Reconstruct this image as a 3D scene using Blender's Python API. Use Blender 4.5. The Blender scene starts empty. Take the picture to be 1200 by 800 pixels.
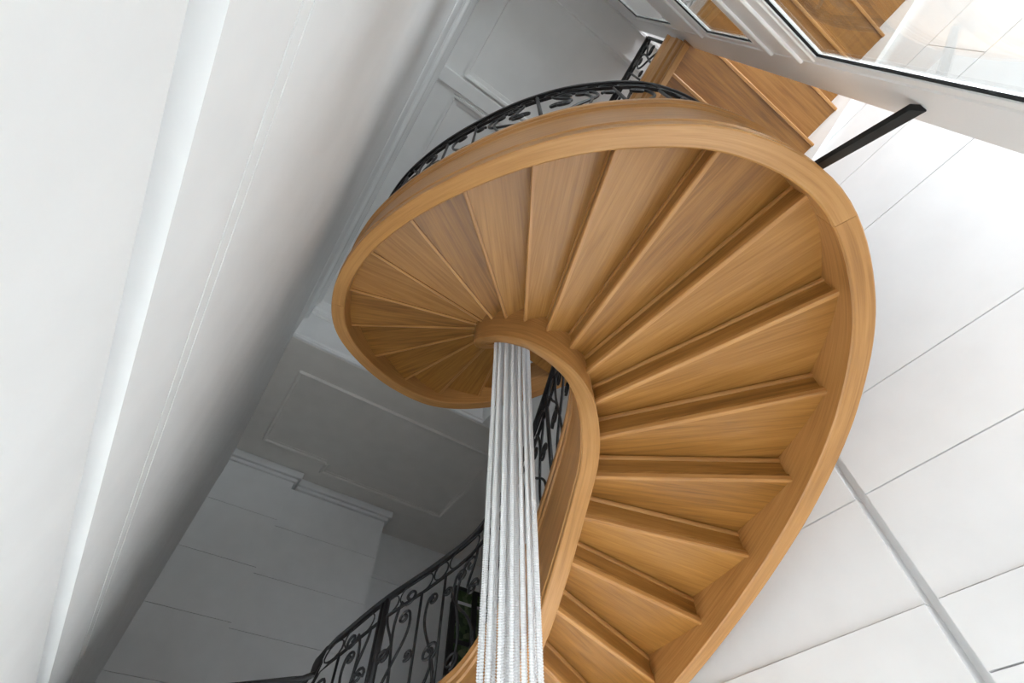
import bpy, bmesh, math, random
from mathutils import Vector, Matrix
random.seed(7)
S = bpy.context.scene
COL = S.collection
PI = math.pi

# ------------------------------------------------------------------ camera
# room axes: x = across (towards the ashlar wall), y = depth, z = up; camera at the origin (eye height)
F = 555.0; CX, CY = 600.0, 400.0; ZEN = (602.0, -12.0)
_zc = Vector((ZEN[0]-CX, -(ZEN[1]-CY), -F)).normalized()
_fw = Vector((0, 0, -1)); _fh = (_fw - _zc*_fw.dot(_zc)).normalized(); _rt = _fh.cross(_zc)
_A = math.radians(-34.14)
_d1 = _rt*math.sin(_A) + _fh*math.cos(_A); _d2 = _rt*math.cos(_A) - _fh*math.sin(_A)
cam_d = bpy.data.cameras.new('camera'); cam = bpy.data.objects.new('camera', cam_d); COL.objects.link(cam)
cam_d.sensor_width = 36.0; cam_d.lens = F*36/1200; cam_d.clip_start = 0.02
cam.matrix_world = Matrix(((_d2.x, _d2.y, _d2.z, 0), (_d1.x, _d1.y, _d1.z, 0), (_zc.x, _zc.y, _zc.z, 0), (0, 0, 0, 1)))
S.camera = cam
FLOOR = -1.55
def on(p, axis, val):
    d = Vector((p[0]-CX, -(p[1]-CY), -F)); r = Vector((d.dot(_d2), d.dot(_d1), d.dot(_zc)))
    return r*(val/r[axis])

# ------------------------------------------------------------------ world, light, exposure
w = bpy.data.worlds.new('sky'); S.world = w; w.use_nodes = True
bg = w.node_tree.nodes['Background']; bg.inputs[0].default_value = (0.88, 0.945, 1.0, 1); bg.inputs[1].default_value = 7.0
S.view_settings.view_transform = 'Standard'; S.view_settings.look = 'None'; S.view_settings.gamma = 1
S.view_settings.use_curve_mapping = False
S.view_settings.exposure = 0.3
S.cycles.max_bounces = 14; S.cycles.diffuse_bounces = 8; S.cycles.transparent_max_bounces = 16
sun_d = bpy.data.lights.new('sun_offscreen', 'SUN'); sun_d.energy = 18.0; sun_d.angle = math.radians(3); sun_d.color = (0.88, 0.945, 1.0)
sun = bpy.data.objects.new('sun_offscreen', sun_d); COL.objects.link(sun)
sun.rotation_euler = Vector((-0.02, 0.75, -0.66)).to_track_quat('-Z', 'Y').to_euler()
def portal(name, loc, rot, sx, sy):
    l = bpy.data.lights.new(name, 'AREA'); l.shape = 'RECTANGLE'; l.size = sx; l.size_y = sy; l.cycles.is_portal = True
    o = bpy.data.objects.new(name, l); o.location = loc; o.rotation_euler = rot; COL.objects.link(o)
portal('rear_sky_portal_offscreen', (1.4, -4.62, 4.7), (PI/2, 0, 0), 3.5, 4.2)      # sky portal in the window added out of view behind the camera

# ------------------------------------------------------------------ materials
def newmat(name):
    m = bpy.data.materials.new(name); m.use_nodes = True
    nt = m.node_tree; return m, nt, nt.nodes['Principled BSDF']
def lnk(nt, a, b): nt.links.new(a, b)
def plaster(name, col, rough=0.6, var=0.03, bump=0.02, scale=3.0):
    m, nt, b = newmat(name)
    tc = nt.nodes.new('ShaderNodeTexCoord')
    n = nt.nodes.new('ShaderNodeTexNoise'); n.inputs['Scale'].default_value = scale; n.inputs['Detail'].default_value = 5
    lnk(nt, tc.outputs['Object'], n.inputs['Vector'])
    r = nt.nodes.new('ShaderNodeValToRGB')
    r.color_ramp.elements[0].position = 0.3; r.color_ramp.elements[1].position = 0.7
    r.color_ramp.elements[0].color = tuple(max(0, c-var) for c in col)+(1,)
    r.color_ramp.elements[1].color = tuple(min(1, c+var*0.4) for c in col)+(1,)
    lnk(nt, n.outputs['Fac'], r.inputs['Fac']); lnk(nt, r.outputs['Color'], b.inputs['Base Color'])
    n2 = nt.nodes.new('ShaderNodeTexNoise'); n2.inputs['Scale'].default_value = 60; lnk(nt, tc.outputs['Object'], n2.inputs['Vector'])
    bp = nt.nodes.new('ShaderNodeBump'); bp.inputs['Strength'].default_value = bump; bp.inputs['Distance'].default_value = 0.01
    lnk(nt, n2.outputs['Fac'], bp.inputs['Height']); lnk(nt, bp.outputs['Normal'], b.inputs['Normal'])
    b.inputs['Roughness'].default_value = rough
    return m
def wood(name, dark, mid, light, rough=0.34, tone=0.14):
    m, nt, b = newmat(name)
    uv = nt.nodes.new('ShaderNodeUVMap'); uv.uv_map = 'UVMap'
    oi = nt.nodes.new('ShaderNodeObjectInfo')
    add = nt.nodes.new('ShaderNodeVectorMath'); add.operation = 'ADD'
    cmb = nt.nodes.new('ShaderNodeCombineXYZ'); mul = nt.nodes.new('ShaderNodeMath'); mul.operation = 'MULTIPLY'; mul.inputs[1].default_value = 37
    lnk(nt, oi.outputs['Random'], mul.inputs[0]); lnk(nt, mul.outputs[0], cmb.inputs[0]); lnk(nt, mul.outputs[0], cmb.inputs[2])
    lnk(nt, uv.outputs['UV'], add.inputs[0]); lnk(nt, cmb.outputs[0], add.inputs[1])
    def noise(sx, sy, sc, det, dist=0.0):
        mp = nt.nodes.new('ShaderNodeMapping'); mp.inputs['Scale'].default_value = (sx, sy, 1)
        lnk(nt, add.outputs[0], mp.inputs['Vector'])
        n = nt.nodes.new('ShaderNodeTexNoise'); n.inputs['Scale'].default_value = sc; n.inputs['Detail'].default_value = det
        n.inputs['Distortion'].default_value = dist
        lnk(nt, mp.outputs[0], n.inputs['Vector']); return n
    g1 = noise(1.2, 22, 1.6, 6, 0.6); g2 = noise(2.5, 130, 1.5, 3); g3 = noise(0.7, 2.0, 1.3, 2)
    r = nt.nodes.new('ShaderNodeValToRGB'); e = r.color_ramp.elements
    e[0].position = 0.28; e[0].color = dark+(1,); e[1].position = 0.74; e[1].color = light+(1,)
    e2 = e.new(0.5); e2.color = mid+(1,)
    a1 = nt.nodes.new('ShaderNodeMath'); a1.operation = 'MULTIPLY'; a1.inputs[1].default_value = 0.5; lnk(nt, g1.outputs['Fac'], a1.inputs[0])
    a2 = nt.nodes.new('ShaderNodeMath'); a2.operation = 'MULTIPLY_ADD'; a2.inputs[1].default_value = 0.25; lnk(nt, g2.outputs['Fac'], a2.inputs[0]); lnk(nt, a1.outputs[0], a2.inputs[2])
    a3 = nt.nodes.new('ShaderNodeMath'); a3.operation = 'MULTIPLY_ADD'; a3.inputs[1].default_value = 0.25; lnk(nt, g3.outputs['Fac'], a3.inputs[0]); lnk(nt, a2.outputs[0], a3.inputs[2])
    a4 = nt.nodes.new('ShaderNodeMath'); a4.operation = 'MULTIPLY_ADD'; a4.inputs[1].default_value = tone; lnk(nt, oi.outputs['Random'], a4.inputs[0])
    a5 = nt.nodes.new('ShaderNodeMath'); a5.operation = 'SUBTRACT'; a5.inputs[1].default_value = tone*0.5; lnk(nt, a3.outputs[0], a4.inputs[2]); lnk(nt, a4.outputs[0], a5.inputs[0])
    lnk(nt, a5.outputs[0], r.inputs['Fac']); lnk(nt, r.outputs['Color'], b.inputs['Base Color'])
    bp = nt.nodes.new('ShaderNodeBump'); bp.inputs['Strength'].default_value = 0.06; bp.inputs['Distance'].default_value = 0.004
    lnk(nt, g2.outputs['Fac'], bp.inputs['Height']); lnk(nt, bp.outputs['Normal'], b.inputs['Normal'])
    b.inputs['Roughness'].default_value = rough
    return m
def plain(name, col, rough=0.4, metal=0.0):
    m, nt, b = newmat(name)
    tc = nt.nodes.new('ShaderNodeTexCoord'); n = nt.nodes.new('ShaderNodeTexNoise'); n.inputs['Scale'].default_value = 30
    lnk(nt, tc.outputs['Object'], n.inputs['Vector'])
    mx = nt.nodes.new('ShaderNodeMix'); mx.data_type = 'RGBA'
    mx.inputs[6].default_value = tuple(c*0.85 for c in col)+(1,); mx.inputs[7].default_value = col+(1,)
    lnk(nt, n.outputs['Fac'], mx.inputs[0]); lnk(nt, mx.outputs[2], b.inputs['Base Color'])
    b.inputs['Roughness'].default_value = rough; b.inputs['Metallic'].default_value = metal
    return m
def glass(name):
    m = bpy.data.materials.new(name); m.use_nodes = True; nt = m.node_tree; nt.nodes.clear()
    out = nt.nodes.new('ShaderNodeOutputMaterial'); mix = nt.nodes.new('ShaderNodeMixShader')
    tr = nt.nodes.new('ShaderNodeBsdfTransparent'); tr.inputs[0].default_value = (0.965, 0.98, 0.972, 1)
    gl = nt.nodes.new('ShaderNodeBsdfGlossy'); gl.inputs['Roughness'].default_value = 0.0
    lw = nt.nodes.new('ShaderNodeLayerWeight'); lw.inputs['Blend'].default_value = 0.5
    p = nt.nodes.new('ShaderNodeMath'); p.operation = 'POWER'; p.inputs[1].default_value = 5
    s = nt.nodes.new('ShaderNodeMath'); s.operation = 'MULTIPLY_ADD'; s.inputs[1].default_value = 0.96; s.inputs[2].default_value = 0.04
    lnk(nt, lw.outputs['Facing'], p.inputs[0]); lnk(nt, p.outputs[0], s.inputs[0])
    lnk(nt, s.outputs[0], mix.inputs[0]); lnk(nt, tr.outputs[0], mix.inputs[1]); lnk(nt, gl.outputs[0], mix.inputs[2])
    lnk(nt, mix.outputs[0], out.inputs[0]); return m
M = dict(
    wall=plaster('white_painted_stone', (0.82, 0.825, 0.83)),
    ceil=plaster('white_ceiling_paint', (0.83, 0.83, 0.825)),
    soffit=plaster('warm_white_soffit_paint', (0.80, 0.77, 0.74)),
    floor=plaster('pale_stone_floor', (0.80, 0.79, 0.77), 0.5),
    frame=plaster('white_gloss_paint', (0.84, 0.84, 0.83), 0.35, 0.01, 0.0),
    tread=wood('oak_tread', (0.150, 0.060, 0.011), (0.310, 0.138, 0.029), (0.455, 0.225, 0.060)),
    string=wood('oak_string', (0.28, 0.122, 0.032), (0.45, 0.218, 0.066), (0.58, 0.318, 0.118)),
    iron=plain('black_wrought_iron', (0.014, 0.014, 0.016), 0.38),
    seal=plain('black_rubber_seal', (0.005, 0.005, 0.005), 0.85),
    glass=glass('window_glass'),
)
def crystal():
    m, nt, b = newmat('pale_crystal_beads')
    tc = nt.nodes.new('ShaderNodeTexCoord'); n = nt.nodes.new('ShaderNodeTexNoise'); n.inputs['Scale'].default_value = 40
    lnk(nt, tc.outputs['Object'], n.inputs['Vector'])
    r = nt.nodes.new('ShaderNodeValToRGB'); r.color_ramp.elements[0].color = (0.78, 0.79, 0.81, 1); r.color_ramp.elements[1].color = (0.93, 0.935, 0.94, 1)
    lnk(nt, n.outputs['Fac'], r.inputs['Fac']); lnk(nt, r.outputs['Color'], b.inputs['Base Color'])
    b.inputs['Roughness'].default_value = 0.12; b.inputs['Specular IOR Level'].default_value = 0.8
    return m
M['crystal'] = crystal()

# ------------------------------------------------------------------ helpers
def link(name, verts, faces, mat, parent=None, uvs=None, smooth=False, edges=None):
    me = bpy.data.meshes.new(name); me.from_pydata([tuple(v) for v in verts], [], faces)
    me.materials.append(mat)
    if uvs is not None:
        ul = me.uv_layers.new(name='UVMap')
        for poly in me.polygons:
            for li in poly.loop_indices: ul.data[li].uv = uvs[me.loops[li].vertex_index]
    if smooth:
        for p in me.polygons: p.use_smooth = True
    me.validate(); me.update()
    o = bpy.data.objects.new(name, me); COL.objects.link(o)
    if parent: o.parent = parent
    return o
def recalc(o):
    bm = bmesh.new(); bm.from_mesh(o.data); bmesh.ops.recalc_face_normals(bm, faces=bm.faces); bm.to_mesh(o.data); bm.free()
    return o
def autosmooth(o, ang=35):
    bm = bmesh.new(); bm.from_mesh(o.data); bmesh.ops.recalc_face_normals(bm, faces=bm.faces)
    for f in bm.faces: f.smooth = True
    for e in bm.edges:
        if len(e.link_faces) == 2 and e.calc_face_angle(0) > math.radians(ang): e.smooth = False
    bm.to_mesh(o.data); bm.free(); return o
def tag(o, label, cat, group=None):
    o['label'] = label; o['category'] = cat
    if group: o['group'] = group
    return o
def struct(o, label=None, cat=None):
    o['kind'] = 'structure'
    if label: o['label'] = label
    if cat: o['category'] = cat
    return o
def empty(name, loc=(0, 0, 0)):
    o = bpy.data.objects.new(name, None); o.location = loc; o.empty_display_size = 0.1; COL.objects.link(o); return o
BOXF = [(0, 3, 2, 1), (4, 5, 6, 7), (0, 1, 5, 4), (1, 2, 6, 5), (2, 3, 7, 6), (3, 0, 4, 7)]
def boxverts(x0, y0, z0, x1, y1, z1):
    return [(x0, y0, z0), (x1, y0, z0), (x1, y1, z0), (x0, y1, z0), (x0, y0, z1), (x1, y0, z1), (x1, y1, z1), (x0, y1, z1)]
def box(name, a, b, mat, parent=None, bev=0.0):
    a, b = [min(p, q) for p, q in zip(a, b)], [max(p, q) for p, q in zip(a, b)]
    o = link(name, boxverts(*a, *b), BOXF, mat, parent)
    if bev:
        bm = bmesh.new(); bm.from_mesh(o.data)
        bmesh.ops.bevel(bm, geom=bm.edges[:], offset=bev, segments=1, affect='EDGES'); bm.to_mesh(o.data); bm.free()
    return o
def boxes(name, lst, mat, parent=None):
    v, f = [], []
    for a, b in lst:
        k = len(v); v += boxverts(*[min(p, q) for p, q in zip(a, b)], *[max(p, q) for p, q in zip(a, b)])
        f += [tuple(i+k for i in q) for q in BOXF]
    return link(name, v, f, mat, parent)
def frustum(name, axis, face, back, lo, hi, inset, mat, parent=None):
    """panel slab whose face (at coordinate `face` on `axis`) is bevelled towards `back`; lo/hi are the 2D limits on the other axes"""
    oth = [i for i in range(3) if i != axis]
    def pt(c, u, v):
        p = [0, 0, 0]; p[axis] = c; p[oth[0]] = u; p[oth[1]] = v; return tuple(p)
    m = back + (face-back)*0.45
    rings = [(back, 0), (m, 0), (face, inset)]
    vs = []
    for c, i in rings:
        vs += [pt(c, lo[0]+i, lo[1]+i), pt(c, hi[0]-i, lo[1]+i), pt(c, hi[0]-i, hi[1]-i), pt(c, lo[0]+i, hi[1]-i)]
    fs = [(8, 9, 10, 11), (3, 2, 1, 0)]
    for r in range(2):
        for k in range(4): fs.append((r*4+k, r*4+(k+1) % 4, (r+1)*4+(k+1) % 4, (r+1)*4+k))
    return recalc(link(name, vs, fs, mat, parent))
def sweep(name, frames, prof, mat, parent=None, closed=True, smooth=True, ang=35):
    """frames: list of (point, side, up); prof: list of (side offset, up offset), closed ring"""
    n = len(prof); vs, fs, uv = [], [], []; L = 0; pp = None
    per = [0]
    for k in range(1, n): per.append(per[-1]+math.hypot(prof[k][0]-prof[k-1][0], prof[k][1]-prof[k-1][1]))
    for fr_ in frames:
        P, sd, up = fr_[:3]; ex = fr_[3] if len(fr_) > 3 else 0.0
        if pp is not None: L += (P-pp).length
        pp = P
        for k, (a, b) in enumerate(prof):
            vs.append(P+sd*a+up*(b-(ex if b < -0.05 else 0.0))); uv.append((L, per[k]))
    for r in range(len(frames)-1):
        for k in range(n): fs.append((r*n+k, r*n+(k+1) % n, (r+1)*n+(k+1) % n, (r+1)*n+k))
    fs.append(tuple(range(n))[::-1]); fs.append(tuple((len(frames)-1)*n+k for k in range(n)))
    o = link(name, vs, fs, mat, parent, uv)
    return autosmooth(o, ang) if smooth else recalc(o)
def tube(name, pts, r, mat, parent=None, sides=5, r2=None):
    """round bar along a polyline"""
    pts = [Vector(p) for p in pts]; vs, fs = [], []
    t0 = (pts[1]-pts[0]).normalized(); ref = Vector((0, 0, 1)) if abs(t0.z) < 0.9 else Vector((1, 0, 0))
    nrm = t0.cross(ref).normalized()
    for i, p in enumerate(pts):
        t = (pts[min(i+1, len(pts)-1)]-pts[max(i-1, 0)]).normalized()
        nrm = (nrm-t*nrm.dot(t)).normalized(); bn = t.cross(nrm)
        rr = r if r2 is None else r+(r2-r)*i/(len(pts)-1)
        for k in range(sides):
            a = 2*PI*k/sides; vs.append(p+nrm*math.cos(a)*rr+bn*math.sin(a)*rr)
    for i in range(len(pts)-1):
        for k in range(sides): fs.append((i*sides+k, i*sides+(k+1) % sides, (i+1)*sides+(k+1) % sides, (i+1)*sides+k))
    fs.append(tuple(range(sides))[::-1]); fs.append(tuple((len(pts)-1)*sides+k for k in range(sides)))
    return link(name, vs, fs, mat, parent, smooth=True)

# ------------------------------------------------------------------ the setting
XL, XR = -0.42, 3.25                 # plain wall, ashlar wall
YB = 9.3                             # back wall of the landing hall
YF = 5.8                             # edge of the upper floor slab
ZS = 6.3                             # its soffit
ZC = 7.35                            # top ceiling
YR = -4.5                            # rear wall with the added tall window
XE = 6.9                             # side of the landing hall
struct(box('floor', (XL-0.3, YR-0.3, FLOOR-0.2), (XE+0.3, YB+1.4, FLOOR), M['floor']))

# left wall: body behind, with string courses and crown
wl = struct(box('wall_left', (XL-0.4, YR, FLOOR), (XL-0.10, YB+1.3, ZC+0.2), M['wall']))
def lcourse(name, z0, z1, y0, y1, proud=0.03, bev=0.008):
    o = frustum(name, 0, XL, XL-proud, (y0, z0), (y1, z1), bev, M['wall'], wl); return o
for za, zb_ in ((FLOOR, 0.93), (1.065, 1.445), (1.453, 1.532), (1.54, ZC)): lcourse('plaster_course', za, zb_, YR, 6.55, 0.11, 0.0015)
box('recessed_band', (XL-0.12, YR, 0.93), (XL-0.09, 6.55, 1.065), M['wall'], wl)
box('corner_pier', (XL-0.11, 6.56, FLOOR), (XL, YB, ZS+0.03), M['wall'], wl)
def yframes(x, z, y0, y1, sx):
    return [(Vector((x, y0, z)), Vector((sx, 0, 0)), Vector((0, 0, 1))), (Vector((x, y1, z)), Vector((sx, 0, 0)), Vector((0, 0, 1)))]
crown = [(-0.03, -0.9), (0.004, -0.9), (0.012, -0.88), (0.012, -0.84), (0.004, -0.82), (0.004, -0.02), (0.02, 0.0), (0.022, 0.03), (0.05, 0.04), (0.062, 0.06), (0.064, 0.30), (0.085, 0.34), (0.085, 0.42), (0.11, 0.45), (0.115, 0.56), (-0.03, 0.56)]
struct(sweep('trim_1', yframes(XL, 6.8, YR, YF, 1), crown, M['wall'], smooth=False))['label'] = 'moulded white crown cornice along the plain wall'

# right wall of white ashlar courses
wr = struct(box('wall_right', (XR+0.09, YR, FLOOR), (XR+0.3, 4.6, ZC+0.2), M['wall']))
zs = [FLOOR, -0.63, -0.03, 0.57, 1.18, 1.815, 2.415, 3.65, 4.31, 4.95, 5.6, 6.25, 6.9, ZC]
g = 0.0018
for k in range(len(zs)-1):
    z0, z1 = zs[k]+g, zs[k+1]-g
    # big blocks left of the channel (y > 0.91)
    off = 0.5 if k % 2 else 0.0
    for seg in ((0.912, 2.6+off), (2.6+off, 4.6)) if z1 < 5 else ((0.912, 4.6),):
        frustum('stone_block', 0, XR-(0.018 if z1 < 1.3 else 0.0), XR+0.10, (seg[0]+(0.0 if seg[0] < 1 else g), z0), (seg[1], z1), 0.003, M['wall'], wr)
    zz = [z0, z1]
    if k == 3: zz = [z0, 0.85-g, 0.85+g, z1]
    for q in range(0, len(zz), 2):
        cut = [0.848, -1.75-0.5*(k % 2), -3.1+0.3*(k % 2), YR]
        for c in range(3):
            frustum('stone_block', 0, XR-(0.014 if z1 < 1.3 else 0.0), XR+0.10, (cut[c+1]+g*0.5, zz[q]), (cut[c]-(0 if c == 0 else g*0.5), zz[q+1]), 0.0025, M['wall'], wr)

# back wall of the landing hall in three planes + lintel moulding
wb = struct(box('wall_back', (XL-0.3, YB+1.0, FLOOR), (XE+0.3, YB+1.3, ZS+0.3), M['wall']))
zb = [FLOOR, -0.25, 0.67, 1.58, 2.5, 3.41, 4.32, 5.25, 6.1]
for k in range(len(zb)-1):
    for (x0, x1, yy) in ((XL, 0.88, YB), (0.885, 3.03, YB+0.22)):
        frustum('stone_block', 1, yy, YB+1.05, (x0, zb[k]+g*0.4), (x1, zb[k+1]-g*0.4), 0.003, M['wall'], wb)
box('wall_plate', (XL, YB-0.05, 6.1), (0.93, YB+1.05, 6.17), M['wall'], wb, 0.012)
box('wall_plate', (XL, YB-0.11, 6.17), (0.99, YB+1.05, ZS+0.02), M['wall'], wb, 0.012)
box('wall_plate', (0.99, YB+0.15, 6.1), (3.08, YB+1.05, 6.17), M['wall'], wb, 0.012)
box('wall_plate', (0.99, YB+0.09, 6.17), (3.14, YB+1.05, ZS+0.02), M['wall'], wb, 0.012)
box('picture_rail', (3.03, YB+0.96, 5.25), (XE, YB+1.02, 5.33), M['wall'], wb, 0.01)
# upper floor slab over the landing hall: soffit with moulded panel, moulded edge, fascia
sl = struct(box('ceiling', (XL-0.3, YF+0.02, ZS+0.02), (XE+0.3, YB+1.3, ZS+0.4), M['soffit']))
def rect_trim(name, parent, x0, y0, x1, y1, z, wd, dp, mat):
    """four moulding lengths hanging under a ceiling"""
    for a, b in (((x0, y0), (x1, y0)), ((x1, y0), (x1, y1)), ((x1, y1), (x0, y1)), ((x0, y1), (x0, y0))):
        A = Vector((a[0], a[1], z)); B = Vector((b[0], b[1], z)); t = (B-A).normalized(); sd = Vector((-t.y, t.x, 0)); up = Vector((0, 0, 1))
        sweep(name, [(A, sd, up), (B, sd, up)], [(0, 0.01), (0, -dp), (wd*0.35, -dp*0.9), (wd*0.5, -dp*0.45), (wd, -dp*0.35), (wd, 0.01)], mat, parent, smooth=False)
# panel with a notch in its outline
pn = [(-0.05, 6.5), (4.1, 6.5), (4.1, 8.95), (1.23, 8.95), (1.23, 8.62), (-0.05, 8.62)]
def poly_trim(name, pts, z, wd, dp, mat, parent):
    n = len(pts)
    for k in range(n):
        A = Vector((*pts[k], z)); B = Vector((*pts[(k+1) % n], z)); t = (B-A).normalized(); sd = Vector((-t.y, t.x, 0)); up = Vector((0, 0, 1))
        sweep(name, [(A-t*0.0, sd, up), (B+t*0.0, sd, up)], [(-0.02, 0.03), (-0.02, -dp*0.4), (0, -dp), (wd*0.4, -dp*0.8), (wd*0.6, -dp*0.3), (wd, -dp*0.2), (wd, 0.03)], mat, parent, smooth=False)
poly_trim('panel_moulding', pn, ZS+0.02, 0.10, 0.045, M['soffit'], sl)
box('slab_border', (XL, YF+0.02, ZS-0.01), (XE, YF+0.35, ZS+0.03), M['soffit'], sl, 0.008)
struct(sweep('trim_2', [(Vector((XL, YF, ZS)), Vector((0, -1, 0)), Vector((0, 0, 1))), (Vector((XE, YF, ZS)), Vector((0, -1, 0)), Vector((0, 0, 1)))],
      [(-0.05, 0.0), (0.0, -0.005), (0.02, 0.01), (0.02, 0.05), (0.045, 0.07), (0.045, 0.1), (0.0, 0.12), (-0.05, 0.12)], M['wall'], smooth=False))['label'] = 'moulded edge strip along the upper floor slab'
struct(box('wall_upper', (XR, 4.55, ZS), (XR+0.3, YF+0.1, ZC+0.2), M['wall']))
wf = struct(box('wall_far', (XL-0.1, YF, ZS), (XE+0.3, YF+0.2, ZC+0.2), M['wall']))
sweep('crown_moulding', [(Vector((XL, YF, 7.0)), Vector((0, -1, 0)), Vector((0, 0, 1))), (Vector((XE, YF, 7.0)), Vector((0, -1, 0)), Vector((0, 0, 1)))],
      [(-0.05, 0), (0.02, 0.0), (0.03, 0.02), (0.05, 0.03), (0.06, 0.10), (0.10, 0.13), (0.10, 0.36), (-0.05, 0.36)], M['wall'], wf, smooth=False)
# top ceiling with two framed fields
cl = struct(box('ceiling', (XL-0.3, YR-0.3, ZC), (XR+0.3, YF+0.2, ZC+0.25), M['ceil']))
rect_trim('field_moulding', cl, 2.95, 1.15, -0.03, -0.25, ZC, 0.09, 0.05, M['ceil'])
rect_trim('field_moulding', cl, 2.95, 5.4, -0.03, 1.42, ZC, 0.09, 0.05, M['ceil'])
box('ceiling_beam', (XL, 1.19, ZC-0.04), (XR, 1.38, ZC+0.02), M['ceil'], cl, 0.01)
rect_trim('field_moulding', cl, 2.95, -0.55, -0.03, -3.9, ZC, 0.09, 0.05, M['ceil'])
struct(box('ceiling', (XR+0.1, 4.3, ZS+0.02), (XE+0.3, YF+0.1, ZS+0.3), M['ceil']))
# return of the hall: side wall, partition at the end of the ashlar wall
struct(box('wall_side', (XE, 4.3, FLOOR), (XE+0.2, YB+1.3, ZS+0.1), M['wall']))
struct(box('wall_return', (XR+0.02, 4.3, FLOOR), (XE+0.3, 4.6, ZC+0.2), M['wall']))
# unseen rear wall; its tall window opening is added to let daylight in
struct(boxes('wall_rear', [((XL-0.3, YR-0.25, FLOOR), (-0.35, YR, ZC+0.2)), ((3.15, YR-0.25, FLOOR), (XR+0.3, YR, ZC+0.2)), ((-0.35, YR-0.25, FLOOR), (3.15, YR, 2.6)), ((-0.35, YR-0.25, 6.8), (3.15, YR, ZC+0.2))], M['wall']))
def tall_window(name, axis, c, a0, a1, z0, z1, na, nz, label):
    r = empty(name, ((a0+a1)/2 if axis == 1 else c, c if axis == 1 else (a0+a1)/2, z0)); struct(r, label); inv = -Vector(r.location)
    def bx(nm, p0, p1, mat):
        if axis == 1: a, b = (p0[0], c+p0[2], p0[1]), (p1[0], c+p1[2], p1[1])
        else: a, b = (c+p0[2], p0[0], p0[1]), (c+p1[2], p1[0], p1[1])
        o = box(nm, a, b, mat, r); o.location = inv; return o
    for k in range(na+1):
        x = a0+(a1-a0)*k/na; bx('mullion', (x-0.03, z0, -0.03), (x+0.03, z1, 0.03), M['frame'])
    for k in range(nz+1):
        z = z0+(z1-z0)*k/nz; bx('glazing_bar', (a0, z-0.03, -0.028), (a1, z+0.03, 0.028), M['frame'])
    return r
tall_window('added_rear_window', 1, YR-0.12, -0.35, 3.15, 2.6, 6.8, 3, 2, 'added white mullioned window in the unseen rear wall, lets daylight in')  # invented window behind the camera, added as the way in for sun and sky

# ------------------------------------------------------------------ the staircase
H = 0.17; Z0 = 1.95
def zt(t): return Z0-t*H
OUT = {10: (2.1, 5.28), 9: (2.5, 5.08), 8: (2.85, 4.74), 7: (3.05, 4.28), 6: (3.115, 3.76), 5: (3.115, 3.24),
       4: (3.085, 2.72), 3: (2.999, 2.129), 2: (2.876, 1.55), 1: (2.709, 1.006), 0: (2.461, 0.5), -1: (2.112, 0.085), -2: (1.658, -0.150), -3: (1.213, -0.079), -4: (0.833, 0.200), -5: (0.539, 0.556),
       -6: (0.298, 0.982), -7: (0.111, 1.435), -8: (-0.005, 1.925), -9: (-0.005, 2.449), -10: (0.155, 2.925), -11: (0.52, 3.30), -12: (0.96, 3.567), -13: (1.445, 3.70), -14: (1.93, 3.60), -15: (2.4, 3.32), -16: (2.8, 2.9)}
INN = {10: (1.20, 3.98),
       9: (1.355, 3.62), 8: (1.56, 3.28), 7: (1.72, 2.97), 6: (1.765, 2.69), 5: (1.77, 2.44),
       4: (1.755, 2.21), 3: (1.725, 2.01), 2: (1.695, 1.83), 1: (1.672, 1.68), 0: (1.635, 1.54), -1: (1.575, 1.43), -2: (1.495, 1.355), -3: (1.385, 1.345), -4: (1.26, 1.405), -5: (1.155, 1.514),
       -6: (1.09, 1.66), -7: (1.06, 1.82), -8: (1.06, 1.99), -9: (1.09, 2.14), -10: (1.15, 2.29), -11: (1.26, 2.43), -12: (1.39, 2.52), -13: (1.54, 2.55), -14: (1.67, 2.48), -15: (1.75, 2.34), -16: (1.79, 2.15)}
TMAX, TMIN = 10, -16
def smooth_tab(tab, wgt):
    keys = sorted(tab); P = {k: Vector(tab[k]) for k in keys}
    for _ in range(wgt):
        Q = dict(P)
        for k in keys[1:-1]: Q[k] = P[k]*0.6+(P[k-1]+P[k+1])*0.2 + (P[k]-(P[k-1]+P[k+1])*0.5)*0.0
        for k in keys[1:-1]: P[k] = Q[k]+(P[k]-Q[k])*0.5
    return P
OUTS = smooth_tab(OUT, 0); INNS = smooth_tab(INN, 0)
def ev(tab, t):
    t = max(TMIN, min(TMAX, t)); k = math.floor(t); k = min(k, TMAX-1); f = t-k
    p0 = tab[max(k-1, TMIN)]; p1 = tab[k]; p2 = tab[k+1]; p3 = tab[min(k+2, TMAX)]
    if k-1 < TMIN: p0 = p1*2-p2
    if k+2 > TMAX: p3 = p2*2-p1
    return ((p1*2)+(p2-p0)*f+(p0*2-p1*5+p2*4-p3)*f*f+(p1*3-p0-p2*3+p3)*f*f*f)*0.5
def out(t): return ev(OUTS, t)
def inn(t): return ev(INNS, t)
def side_normal(fn, t, other):
    d = (fn(t+0.05)-fn(t-0.05)).normalized(); n = Vector((d.y, -d.x))
    if n.dot(fn(t)-other(t)) < 0: n = -n
    return n
def frames_on(fn, other, t0, t1, step, off=0.0, dz=0.0):
    n = max(2, int(round(abs(t1-t0)/step))+1); fr = []
    for k in range(n):
        t = t0+(t1-t0)*k/(n-1); p = fn(t); nn = side_normal(fn, t, other)
        P = Vector((p.x+nn.x*off, p.y+nn.y*off, zt(t)+dz)); fr.append((P, Vector((nn.x, nn.y, 0)), Vector((0, 0, 1))))
    return fr

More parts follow.
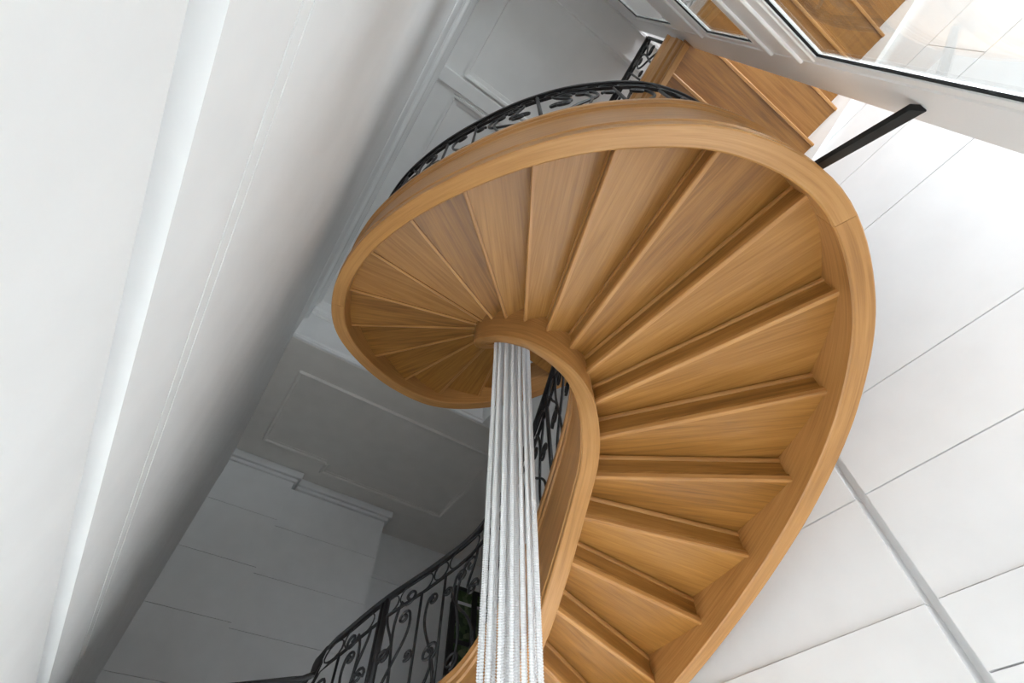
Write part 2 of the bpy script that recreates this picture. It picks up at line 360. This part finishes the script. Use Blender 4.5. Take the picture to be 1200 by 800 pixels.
def prism(name, pts, z0, z1, mat):
    n = len(pts); vs = [(x, y, z) for z in (z0, z1) for x, y in pts]
    return recalc(link(name, vs, [tuple(range(n))[::-1], tuple(range(n, 2*n))]+[(k, (k+1) % n, n+(k+1) % n, n+k) for k in range(n)], mat))
lf = struct(prism('floor', [(XL-0.03, 5.2), (0.2, 4.58), (0.70, 4.07), (0.90, 3.90), (1.16, 3.84), (2.1, 5.25), (2.6, 5.1), (3.24, 4.7), (XE, 4.7), (XE, YB+0.3), (XL-0.03, YB+0.3)], -0.02, zt(10)+0.03, M['floor']))
lf['label'] = 'landing floor at the foot of the oak stair'
st = tag(empty('spiral_staircase', (1.4, 1.9, 0.28)), 'winding oak staircase with closed strings seen from below', 'staircase')
def under(o, p):
    o.parent = p; o.matrix_parent_inverse = Matrix.Translation(-p.location) if not p.parent else Matrix.Identity(4)
    return o
# strings: profile (outward offset, height above the pitch line); pitch line = back edge of the tread undersides
SB, ST = -0.13, 0.42
oprof = [(-0.012, SB+0.008), (-0.004, SB), (0.09, SB), (0.097, SB+0.006), (0.097, SB+0.075), (0.105, SB+0.085), (0.105, SB+0.105), (0.090, SB+0.12), (0.090, ST-0.09), (0.105, ST-0.075), (0.105, ST-0.055), (0.118, ST-0.045), (0.118, ST), (-0.03, ST), (-0.03, ST-0.04), (-0.012, ST-0.05)]
for ta, tb_ in ((TMAX, 7.0), (6.995, -1.77), (-1.775, -9.3), (-9.305, TMIN)):
    under(sweep('outer_string', frames_on(out, inn, ta, tb_, 0.125), oprof, M['string']), st)
iprof = [(-0.012, SB+0.008), (-0.004, SB), (0.085, SB), (0.092, SB+0.008), (0.092, SB+0.035), (0.098, SB+0.042), (0.098, SB+0.055), (0.085, SB+0.065), (0.085, ST-0.10), (0.098, ST-0.09), (0.098, ST-0.075), (0.092, ST-0.06), (0.092, ST-0.05), (0.105, ST-0.04), (0.105, ST), (-0.02, ST), (-0.02, ST-0.04), (-0.012, ST-0.05)]
ifr = []
for k, f in enumerate(frames_on(inn, out, TMAX, TMIN, 0.125)):
    t = TMAX+(TMIN-TMAX)*k/208.0; q = max(0.0, min(1.0, (1.8-t)/3.6)); ifr.append(f+(0.12*q*q*(3-2*q),))
under(sweep('inner_string', ifr, iprof, M['string']), st)
def step_dir(t):
    a, b = inn(t), out(t); d = (b-a).normalized(); n = Vector((-d.y, d.x))
    if n.dot(out(t-0.5)-out(t)) < 0: n = -n          # towards ascent
    return a, b, d, n
def slab(name, poly, zlo, zhi, mat, origin, axis, parent, chamfer=0.0):
    """extruded polygon with uv along `axis`"""
    n = len(poly); vs = [Vector((p.x, p.y, zlo)) for p in poly]+[Vector((p.x, p.y, zhi)) for p in poly]
    fs = [tuple(range(n))[::-1], tuple(range(n, 2*n))]+[(k, (k+1) % n, n+(k+1) % n, n+k) for k in range(n)]
    ax2 = Vector((-axis.y, axis.x))
    uv = [((p-origin).dot(axis), (p-origin).dot(ax2)) for p in poly]; uv = uv+[(u, v+0.03) for u, v in uv]
    o = link(name, vs, fs, mat, None, uv)
    if chamfer:
        bm = bmesh.new(); bm.from_mesh(o.data); es = [e for e in bm.edges if abs(e.verts[0].co.z-zlo) < 1e-5 and abs(e.verts[1].co.z-zlo) < 1e-5]
        bmesh.ops.bevel(bm, geom=es, offset=chamfer, segments=1, affect='EDGES'); bm.to_mesh(o.data); bm.free()
    recalc(o); return under(o, parent)
def beam(name, A, B, prof, side, mat, parent, inv=True):
    """straight length A->B with profile (side offset, up)"""
    up = Vector((0, 0, 1)); s3 = Vector((side.x, side.y, 0)); o = sweep(name, [(A, s3, up), (B, s3, up)], prof, mat, smooth=False)
    return under(o, parent)
TH = 0.04
for i in range(TMAX, TMIN, -1):
    # tread i-? : from the riser line i+1 (front) to line i (back)
    if i < TMAX:
        z = zt(i)
        a0, b0, dd0, n0 = step_dir(i+1); a1, b1, dd1, n1 = step_dir(i)
        o_pts = [out(i+1-k/6.0) for k in range(7)]; i_pts = [inn(i-0+k/6.0) for k in range(7)]
        o_pts = [b0-n0*0.035]+o_pts+[b1+n1*0.022]; i_pts = [a1+n1*0.022]+i_pts+[a0-n0*0.035]
        c0 = (a0+a1)*0.5; c1 = (b0+b1)*0.5; ax = (c1-c0).normalized()
        # the tread ends run into the strings
        o_pts = [p+ax*0.01 for p in o_pts]; i_pts = [p-ax*0.01 for p in i_pts]
        tr = slab('tread', o_pts+i_pts, z, z+TH, M['tread'], c0, ax, st)
        # rounded lip along the back edge
        A = Vector((a1.x, a1.y, z)); B = Vector((b1.x, b1.y, z))
        lip = beam('back_lip', A, B, [(0.0, -0.010), (0.018, -0.010), (0.024, -0.004), (0.024, 0.022), (0.018, 0.028), (0.0, 0.028)], n1, M['string'], st)
        lip.parent = tr; lip.matrix_parent_inverse = Matrix.Identity(4)
        tr_i = tr
    if i > TMIN+0:
        # riser at line i, from tread i up to the underside of tread i-1
        a1, b1, dd1, n1 = step_dir(i); z = zt(i)
        A = Vector((a1.x, a1.y, z)); B = Vector((b1.x, b1.y, z)); A -= (B-A).normalized()*0.01; B += (B-A).normalized()*0.01
        rs = beam('riser', A, B, [(0.004, 0.03), (0.004, H+0.005), (-0.02, H+0.005), (-0.02, 0.03)], n1, M['tread'], st)
        md = beam('cove_moulding', A, B, [(0.003, H-0.034), (0.010, H-0.034), (0.014, H-0.026), (0.014, H-0.008), (0.003, H-0.008)], n1, M['string'], st)
        md.parent = rs; md.matrix_parent_inverse = Matrix.Identity(4)

# ------------------------------------------------------------------ upper flight along the ashlar wall
uf = tag(empty('upper_stair_flight', (2.35, -0.6, 4.67)), 'straight oak upper flight fixed between ashlar wall and string', 'staircase')
ys = [(0.06, 4.67), (-0.29, 4.84), (-0.65, 5.01), (-1.01, 5.18), (-1.37, 5.35), (-1.73, 5.52), (-2.09, 5.69), (-2.45, 5.86)]
x0, x1 = 1.47, 3.25
V2 = lambda x, y: Vector((x, y))
slab('landing_board', [V2(1.62, 2.9), V2(2.85, 3.05), V2(x1, 2.8), V2(x1, 0.06), V2(x0, 0.06), V2(1.66, 1.5)], 4.67, 4.75, M['tread'], V2(2, 1), V2(0, 1), uf)
for k in range(1, len(ys)):
    (yf, zf), (yb, zb_) = ys[k-1], ys[k]
    tr = slab('tread', [V2(x0, yf+0.03), V2(x1, yf+0.03), V2(x1, yb-0.022), V2(x0, yb-0.022)], zb_, zb_+TH, M['tread'], V2(x0, yf), V2(1, 0), uf)
    lip = beam('back_lip', Vector((x0, yb, zb_)), Vector((x1, yb, zb_)), [(0.0, -0.014), (0.02, -0.014), (0.028, -0.006), (0.028, 0.03), (0.0, 0.03)], Vector((0, -1)), M['string'], uf)
    lip.parent = tr; lip.matrix_parent_inverse = Matrix.Identity(4)
    beam('riser', Vector((x0, yb, zb_)), Vector((x1, yb, zb_)), [(0.004, 0.03), (0.004, H+0.005), (-0.02, H+0.005), (-0.02, 0.03)], Vector((0, -1)), M['tread'], uf)
    beam('riser', Vector((x0, yf, zf)), Vector((x1, yf, zf)), [(0.004, 0.03), (0.004, H+0.005), (-0.02, H+0.005), (-0.02, 0.03)], Vector((0, -1)), M['tread'], uf) if k == 1 else None
slab('landing_board', [V2(x0, -2.43), V2(x1, -2.43), V2(x1, YR+0.01), V2(XL+0.01, YR+0.01), V2(XL+0.01, -3.4), V2(x0, -3.4)], 6.03, 6.11, M['tread'], V2(2, 1), V2(0, 1), uf)
up_path = [(1.72, 2.3, 4.75), (1.66, 1.5, 4.72), (1.54, 0.7, 4.68), (1.47, 0.1, 4.68), (1.47, -0.54, 4.98)]
def path_frames(pp, out_sign=-1):
    fr = []
    for k, p in enumerate(pp):
        a = Vector(pp[max(k-1, 0)]); b = Vector(pp[min(k+1, len(pp)-1)]); d = (b-a); d.z = 0; d.normalize()
        n = Vector((d.y, -d.x, 0))
        if n.x*out_sign < 0: n = -n
        fr.append((Vector(p), n, Vector((0, 0, 1))))
    return fr
uprof = [(-0.03, -0.10), (0.02, -0.10), (0.028, -0.085), (0.028, -0.06), (0.05, -0.05), (0.056, -0.03), (0.056, 0.02), (0.075, 0.035), (0.075, 0.06), (0.06, 0.075), (0.06, 0.27), (0.085, 0.29), (0.085, 0.33), (-0.03, 0.33)]
under(sweep('inner_string', path_frames(up_path), uprof, M['string'], smooth=False), uf)
# white wall string against the ashlar
wsp = [(3.245, 0.1, 4.60), (3.245, -0.3, 4.72), (3.245, -2.5, 5.75)]
o = under(sweep('wall_string', path_frames(wsp, -1), [(0.0, 0.0), (0.05, 0.0), (0.05, 0.36), (0.0, 0.36)], M['frame'], smooth=False), uf); o['label'] = 'white painted wall string'

# ------------------------------------------------------------------ wrought iron balustrades
def spiral(cx, cy, r0, r1, a0, turns, n=26):
    return [(cx+(r0+(r1-r0)*k/n)*math.cos(a0+2*PI*turns*k/n), cy+(r0+(r1-r0)*k/n)*math.sin(a0+2*PI*turns*k/n)) for k in range(n+1)]
def bez(p0, p1, p2, p3, n=14):
    return [tuple((1-s)**3*a+3*(1-s)**2*s*b+3*(1-s)*s*s*c+s**3*d for a, b, c, d in zip(p0, p1, p2, p3)) for s in [k/n for k in range(n+1)]]
def s_scroll(x, y0, y1, wd, sg):
    """S scroll from (x,y0) to (x,y1) with a volute at both ends"""
    r = wd*0.30
    lo = spiral(x+sg*r*0.9, y0+r, r*0.25, r, PI/2*(1+sg)+sg*0.6, 1.15*sg, 22)
    hi = spiral(x-sg*r*0.9, y1-r, r, r*0.22, (0 if sg > 0 else PI), 1.25*sg*-1*-1, 22)
    e = lo[-1]; s = hi[0]
    mid = bez(e, (e[0]-sg*wd*0.6, e[1]+(y1-y0)*0.30), (s[0]+sg*wd*0.6, s[1]-(y1-y0)*0.30), s, 14)
    return lo+mid[1:-1]+hi
# motif of one panel, 1.15 long and 1 high (between string and sub rail): bars, long sprays with volutes, small curls
def motif():
    L = []
    L.append(('scroll', s_scroll(0.24, 0.03, 0.97, 0.26, 1)))
    L.append(('scroll', bez((0.10, 0.0), (0.05, 0.45), (0.42, 0.55), (0.33, 0.86))+spiral(0.27, 0.86, 0.06, 0.015, 0.0, 1.3, 18)[1:]))
    L.append(('curl', spiral(0.13, 0.62, 0.012, 0.07, 1.0, 1.4, 20)+bez((0.197, 0.645), (0.20, 0.75), (0.10, 0.85), (0.09, 1.0), 8)[1:]))
    L.append(('bar', [(0.45, 0.0), (0.45, 1.0)]))
    L.append(('curl', spiral(0.405, 0.80, 0.008, 0.04, 0.4, 1.5, 18)))
    L.append(('scroll', spiral(0.54, 0.34, 0.02, 0.085, 0.6, 1.6, 24)+bez((0.49, 0.28), (0.52, 0.1), (0.60, 0.05), (0.60, 0.0), 6)[1:]))
    L.append(('scroll', bez((0.47, 0.02), (0.48, 0.4), (0.68, 0.55), (0.62, 0.84), 14)+spiral(0.565, 0.84, 0.055, 0.014, 0.0, 1.35, 18)[1:]))
    L.append(('bar', [(0.70, 0.0), (0.70, 1.0)]))
    L.append(('scroll', s_scroll(0.90, 0.03, 0.97, -0.26, -1)))
    L.append(('curl', spiral(0.76, 0.46, 0.008, 0.045, 2.4, 1.5, 18)))
    L.append(('scroll', bez((1.03, 0.0), (1.09, 0.45), (0.72, 0.55), (0.80, 0.86))+spiral(0.86, 0.86, 0.06, 0.015, PI, -1.3, 18)[1:]))
    L.append(('curl', spiral(1.02, 0.60, 0.012, 0.07, 2.0, -1.4, 20)+bez((0.953, 0.61), (0.95, 0.75), (1.05, 0.85), (1.06, 1.0), 8)[1:]))
    return L
MOT = motif()
def balustrade(name, label, group, path, z_rail, z_sub, z_bot, panel=1.15, rail_w=0.05, ends=True):
    """path: list of Vector (point on top of the string), dense; heights are measured from it"""
    root = empty(name, tuple(path[0])); tag(root, label, 'railing', group)
    inv = Matrix.Translation(-root.location)
    def add(o, p=None):
        if p is None: o.parent = root; o.matrix_parent_inverse = inv
        else: o.parent = p; o.matrix_parent_inverse = inv
        return o
    cum = [0.0]
    for k in range(1, len(path)): cum.append(cum[-1]+(path[k].xy-path[k-1].xy).length)
    TOT = cum[-1]
    def P(s, h):
        s = max(0, min(TOT, s)); lo, hi = 0, len(cum)-1
        while hi-lo > 1:
            m = (lo+hi)//2
            if cum[m] <= s: lo = m
            else: hi = m
        f = (s-cum[lo])/max(1e-9, cum[hi]-cum[lo]); q = path[lo].lerp(path[hi], f); return q+Vector((0, 0, h))
    fr = []
    n = max(4, int(TOT/0.06))
    for k in range(n+1):
        s = TOT*k/n; a = P(s-0.03, 0); b = P(s+0.03, 0); d = b-a; d.z = 0
        if d.length < 1e-6: d = Vector((1, 0, 0))
        d.normalize(); fr.append((P(s, z_rail), Vector((d.y, -d.x, 0)), Vector((0, 0, 1))))
    hw = rail_w/2
    add(sweep('handrail', fr, [(-hw, 0.0), (-hw*0.8, -0.012), (hw*0.8, -0.012), (hw, 0.0), (hw, 0.014), (hw*0.6, 0.026), (-hw*0.6, 0.026), (-hw, 0.014)], M['iron']))
    for zz, nm in ((z_sub, 'sub_rail'), (z_bot, 'bottom_rail')):
        add(sweep(nm, [(p+Vector((0, 0, zz-z_rail)), a, b) for p, a, b in fr], [(-0.011, -0.006), (0.011, -0.006), (0.011, 0.006), (-0.011, 0.006)], M['iron'], smooth=False))
    npan = max(1, int(round(TOT/panel))); pl = TOT/npan; sc = pl/1.15; hh = z_sub-z_bot
    for q in range(npan+1):
        s = q*pl; a, b = P(s, -0.02), P(s, z_rail)
        add(tube('post', [a, b], 0.016, M['iron'], sides=6))
    for q in range(npan):
        for kind, pts in MOT:
            mir = (q % 2 == 1)
            P3 = [P(q*pl+((1.15-u) if mir else u)*sc, z_bot+v*hh) for u, v in pts]
            add(tube(kind, P3, 0.0105, M['iron'], sides=5))
        # frieze of rings and long links between sub rail and handrail
        m = (z_sub+z_rail)/2-0.004; r = (z_rail-z_sub)/2-0.012; s = q*pl+0.03
        while s+2*r < (q+1)*pl-0.02:
            add(tube('ring', [P(s+r+r*math.cos(2*PI*k/14), m+r*math.sin(2*PI*k/14)) for k in range(15)], 0.007, M['iron'], sides=4)); s += 2*r+0.012
            ln = min(0.26, (q+1)*pl-0.03-s)
            if ln > 0.13:
                e = [P(s+r+r*math.cos(a), m+r*math.sin(a)) for a in [PI/2+PI*k/8 for k in range(9)]]+[P(s+ln-r+r*math.cos(a), m+r*math.sin(a)) for a in [-PI/2+PI*k/8 for k in range(9)]]
                add(tube('link', e+[e[0]], 0.007, M['iron'], sides=4)); s += ln+0.012
            elif ln <= 0: break
    return root
def rail_path(fn, other, t0, t1, off):
    return [f[0] for f in frames_on(fn, other, t0, t1, 0.1, off, ST)]
balustrade('iron_balustrade', 'black scrollwork balustrade along the outer edge of the curved oak stair', 'scrollwork stair balustrades', rail_path(out, inn, 0.6, -15.5, 0.045), 0.99, 0.85, 0.03, 1.4)
guard = [Vector(p) for p in ((-0.40, 5.28, 0.30), (-0.1, 4.96, 0.30), (0.2, 4.66, 0.30), (0.5, 4.34, 0.305), (0.745, 4.08, 0.31), (0.88, 3.93, 0.312), (0.95, 3.87, 0.315), (0.985, 3.855, 0.34), (1.005, 3.90, 0.40), (1.03, 3.97, 0.47), (1.06, 4.01, 0.55), (1.11, 4.0, 0.62))]
wellrail = balustrade('iron_balustrade', 'black scrollwork balustrade around the stairwell beside the hanging chandelier', 'scrollwork stair balustrades', guard+rail_path(inn, out, 9.95, -16, 0.045), 0.88, 0.74, 0.03, 0.85)
_p = rail_path(inn, out, 9.0, 8.9, 0.045)[0]
nw = tube('newel_post', [_p-Vector((0, 0, 0.03)), _p+Vector((0, 0, 0.88))], 0.024, M['iron'], wellrail, sides=8); nw.matrix_parent_inverse = Matrix.Translation(-wellrail.location)
upv = [Vector(p)+Vector((-0.03, 0, 0.33)) for p in up_path]
dense = []
for k in range(len(upv)-1):
    for j in range(8): dense.append(upv[k].lerp(upv[k+1], j/8))
dense.append(upv[-1]-Vector((0, -0.06, 0)))
balustrade('iron_balustrade', 'black scrollwork balustrade on the straight upper flight near the glazed screen', 'scrollwork stair balustrades', dense, 0.78, 0.66, 0.03, 0.9)

# ------------------------------------------------------------------ crystal chandelier hanging through the well
CHX, CHY = 1.375, 2.03
ch = tag(empty('crystal_chandelier', (CHX, CHY, -0.3)), 'long white crystal bead chandelier hanging down the stairwell', 'chandelier')
LN = 7.4
def strand_mesh():
    n = int(LN/0.0125); sd = 6; vs, fs = [], []
    for k in range(n+1):
        r = 0.0125; z = k*LN/n
        for (dz, rr) in ((0.0, r*0.62), (0.5, r)):
            for s in range(sd):
                a = 2*PI*s/sd; vs.append((rr*math.cos(a), rr*math.sin(a), z+dz*LN/n))
    m = 2*(n+1)
    for j in range(m-1):
        for s in range(sd): fs.append((j*sd+s, j*sd+(s+1) % sd, (j+1)*sd+(s+1) % sd, (j+1)*sd+s))
    me = bpy.data.meshes.new('strand'); me.from_pydata(vs, [], fs); me.materials.append(M['crystal']); me.update(); return me
sm = strand_mesh()
rng = random.Random(3)
rings = [(0.14, 17), (0.10, 7), (0.05, 3)]
for r, n in rings:
    for k in range(n):
        a = 2*PI*(k+0.3*rng.random())/n
        o = bpy.data.objects.new('crystal_strand', sm); COL.objects.link(o); o.parent = ch
        o.location = (r*math.cos(a), r*math.sin(a), 0.0+(rng.random()*0.5 if r > 0.12 else rng.random()*1.3)); o.rotation_euler = (0, 0, rng.random())
        o.scale = (1, 1, (ZC-(-0.3)-o.location.z)/LN)
def disc(name, r, z0, z1, n=32):
    vs = [(r*math.cos(2*PI*k/n), r*math.sin(2*PI*k/n), z) for z in (z0, z1) for k in range(n)]
    fs = [tuple(range(n))[::-1], tuple(range(n, 2*n))]+[(k, (k+1) % n, n+(k+1) % n, n+k) for k in range(n)]
    return link(name, vs, fs, M['frame'], ch)
disc('ceiling_plate', 0.2, ZC+0.3-0.05, ZC+0.3)

# ------------------------------------------------------------------ tall glazed screen behind the camera's shoulder
C = 0.57; K = C/0.5
sc = empty('window_1', (0.6, -C, FLOOR)); struct(sc, 'tall white glazed screen with moulded stile and transoms')
sinv = Matrix.Translation(-sc.location)
def sb(nm, a, b, mat, bev=0.0):
    o = box(nm, a, b, mat, sc, bev); o.matrix_parent_inverse = sinv; return o
xg = 1.13*K; xo = 1.39*K
y0s, y1s = -C-0.045, -C+0.0
sb('stile', (xg+0.035, y0s, FLOOR), (xo, y1s, ZC), M['frame'], 0.006)
sb('stile', (-0.40, y0s, FLOOR), (-0.30, y1s, ZC), M['frame'], 0.006)
bars = [(2.22*K, 2.83*K), (3.57*K, 4.36*K), (5.72*K, ZC)]
lights = [(FLOOR+0.2, bars[0][0]), (bars[0][1], bars[1][0]), (bars[1][1], bars[2][0])]
sb('transom', (-0.3, y0s, FLOOR), (xg+0.035, y1s, FLOOR+0.16), M['frame'], 0.006)
for a, b in bars: sb('transom', (-0.3, y0s, a+0.035), (xg+0.035, y1s, b-0.035), M['frame'], 0.006)
for (za, zb_) in ((bars[0][0]+0.16, bars[0][0]+0.22), (bars[0][1]-0.2, bars[0][1]-0.15), (bars[1][0]+0.14, bars[1][0]+0.19)):
    sb('transom_moulding', (-0.3, y1s-0.005, za), (xg+0.05, y1s+0.014, zb_), M['frame'], 0.005)
for za, zb_ in lights:
    sb('glass_pane', (-0.29, -C-0.028, za-0.02), (xg+0.02, -C-0.022, zb_+0.02), M['glass'])
    sb('glazing_bead', (-0.3, -C-0.022, za-0.036), (xg+0.036, -C-0.006, za), M['frame'])
    sb('glazing_bead', (-0.3, -C-0.022, zb_), (xg+0.036, -C-0.006, zb_+0.036), M['frame'])
    sb('glazing_bead', (xg, -C-0.022, za), (xg+0.036, -C-0.006, zb_), M['frame'])
    sb('seal', (-0.3, -C-0.022, zb_-0.007), (xg, -C-0.012, zb_), M['seal'])
    sb('seal', (xg-0.007, -C-0.022, za), (xg, -C-0.012, zb_-0.007), M['seal'])
# short black bar between the screen edge and the stair string
A = on((1076, 126), 1, -C+0.012); B = on((955, 196), 1, -0.2); B = B*(A.length*1.17/B.length)
d = (B-A).normalized(); up = Vector((0, 0, 1)); sd = d.cross(up).normalized(); upv2 = sd.cross(d)
tb = sweep('tie_bar', [(A, sd, upv2), (B, sd, upv2)], [(-0.032, -0.012), (0.032, -0.012), (0.032, 0.012), (-0.032, 0.012)], M['seal'], smooth=False)
tag(tb, 'short flat black steel bar between glazed screen and stair string', 'bar')

# ------------------------------------------------------------------ leaded window on the deep back wall
def leaded():
    m, nt, b = newmat('green_leaded_glass')
    tc = nt.nodes.new('ShaderNodeTexCoord'); v = nt.nodes.new('ShaderNodeTexVoronoi'); v.inputs['Scale'].default_value = 9
    lnk(nt, tc.outputs['Object'], v.inputs['Vector'])
    r = nt.nodes.new('ShaderNodeValToRGB'); e = r.color_ramp.elements
    e[0].color = (0.02, 0.035, 0.02, 1); e[1].color = (0.30, 0.34, 0.20, 1); e2 = e.new(0.5); e2.color = (0.09, 0.14, 0.06, 1)
    lnk(nt, v.outputs['Color'], r.inputs['Fac']); lnk(nt, r.outputs['Color'], b.inputs['Base Color']); b.inputs['Roughness'].default_value = 0.25
    return m
M['leaded'] = leaded()
yw = YB+0.98
p0 = on((533, 688), 1, yw); wx0 = p0.x; wz1 = p0.z
w2 = empty('window_2', (wx0, yw, 1.0)); struct(w2, 'dark framed window with green leaded glass in the deep back wall')
winv = Matrix.Translation(-w2.location)
def wbx(nm, a, b, mat): o = box(nm, a, b, mat, w2); o.matrix_parent_inverse = winv; return o
M['darkframe'] = plain('dark_bronze_frame', (0.035, 0.033, 0.032), 0.5)
for x in (wx0, wx0+0.55, wx0+1.1): wbx('mullion', (x-0.07, yw-0.05, 1.0), (x+0.07, yw+0.02, wz1), M['darkframe'])
for k in range(5):
    z = 1.0+(wz1-1.0)*k/4; wbx('glazing_bar', (wx0, yw-0.045, z-0.04), (wx0+1.1, yw+0.02, z+0.04), M['darkframe'])
for c in range(2):
    for k in range(4):
        wbx('pane', (wx0+0.55*c, yw-0.015, 1.0+(wz1-1.0)*k/4), (wx0+0.55*(c+1), yw+0.01, 1.0+(wz1-1.0)*(k+1)/4), M['leaded'])
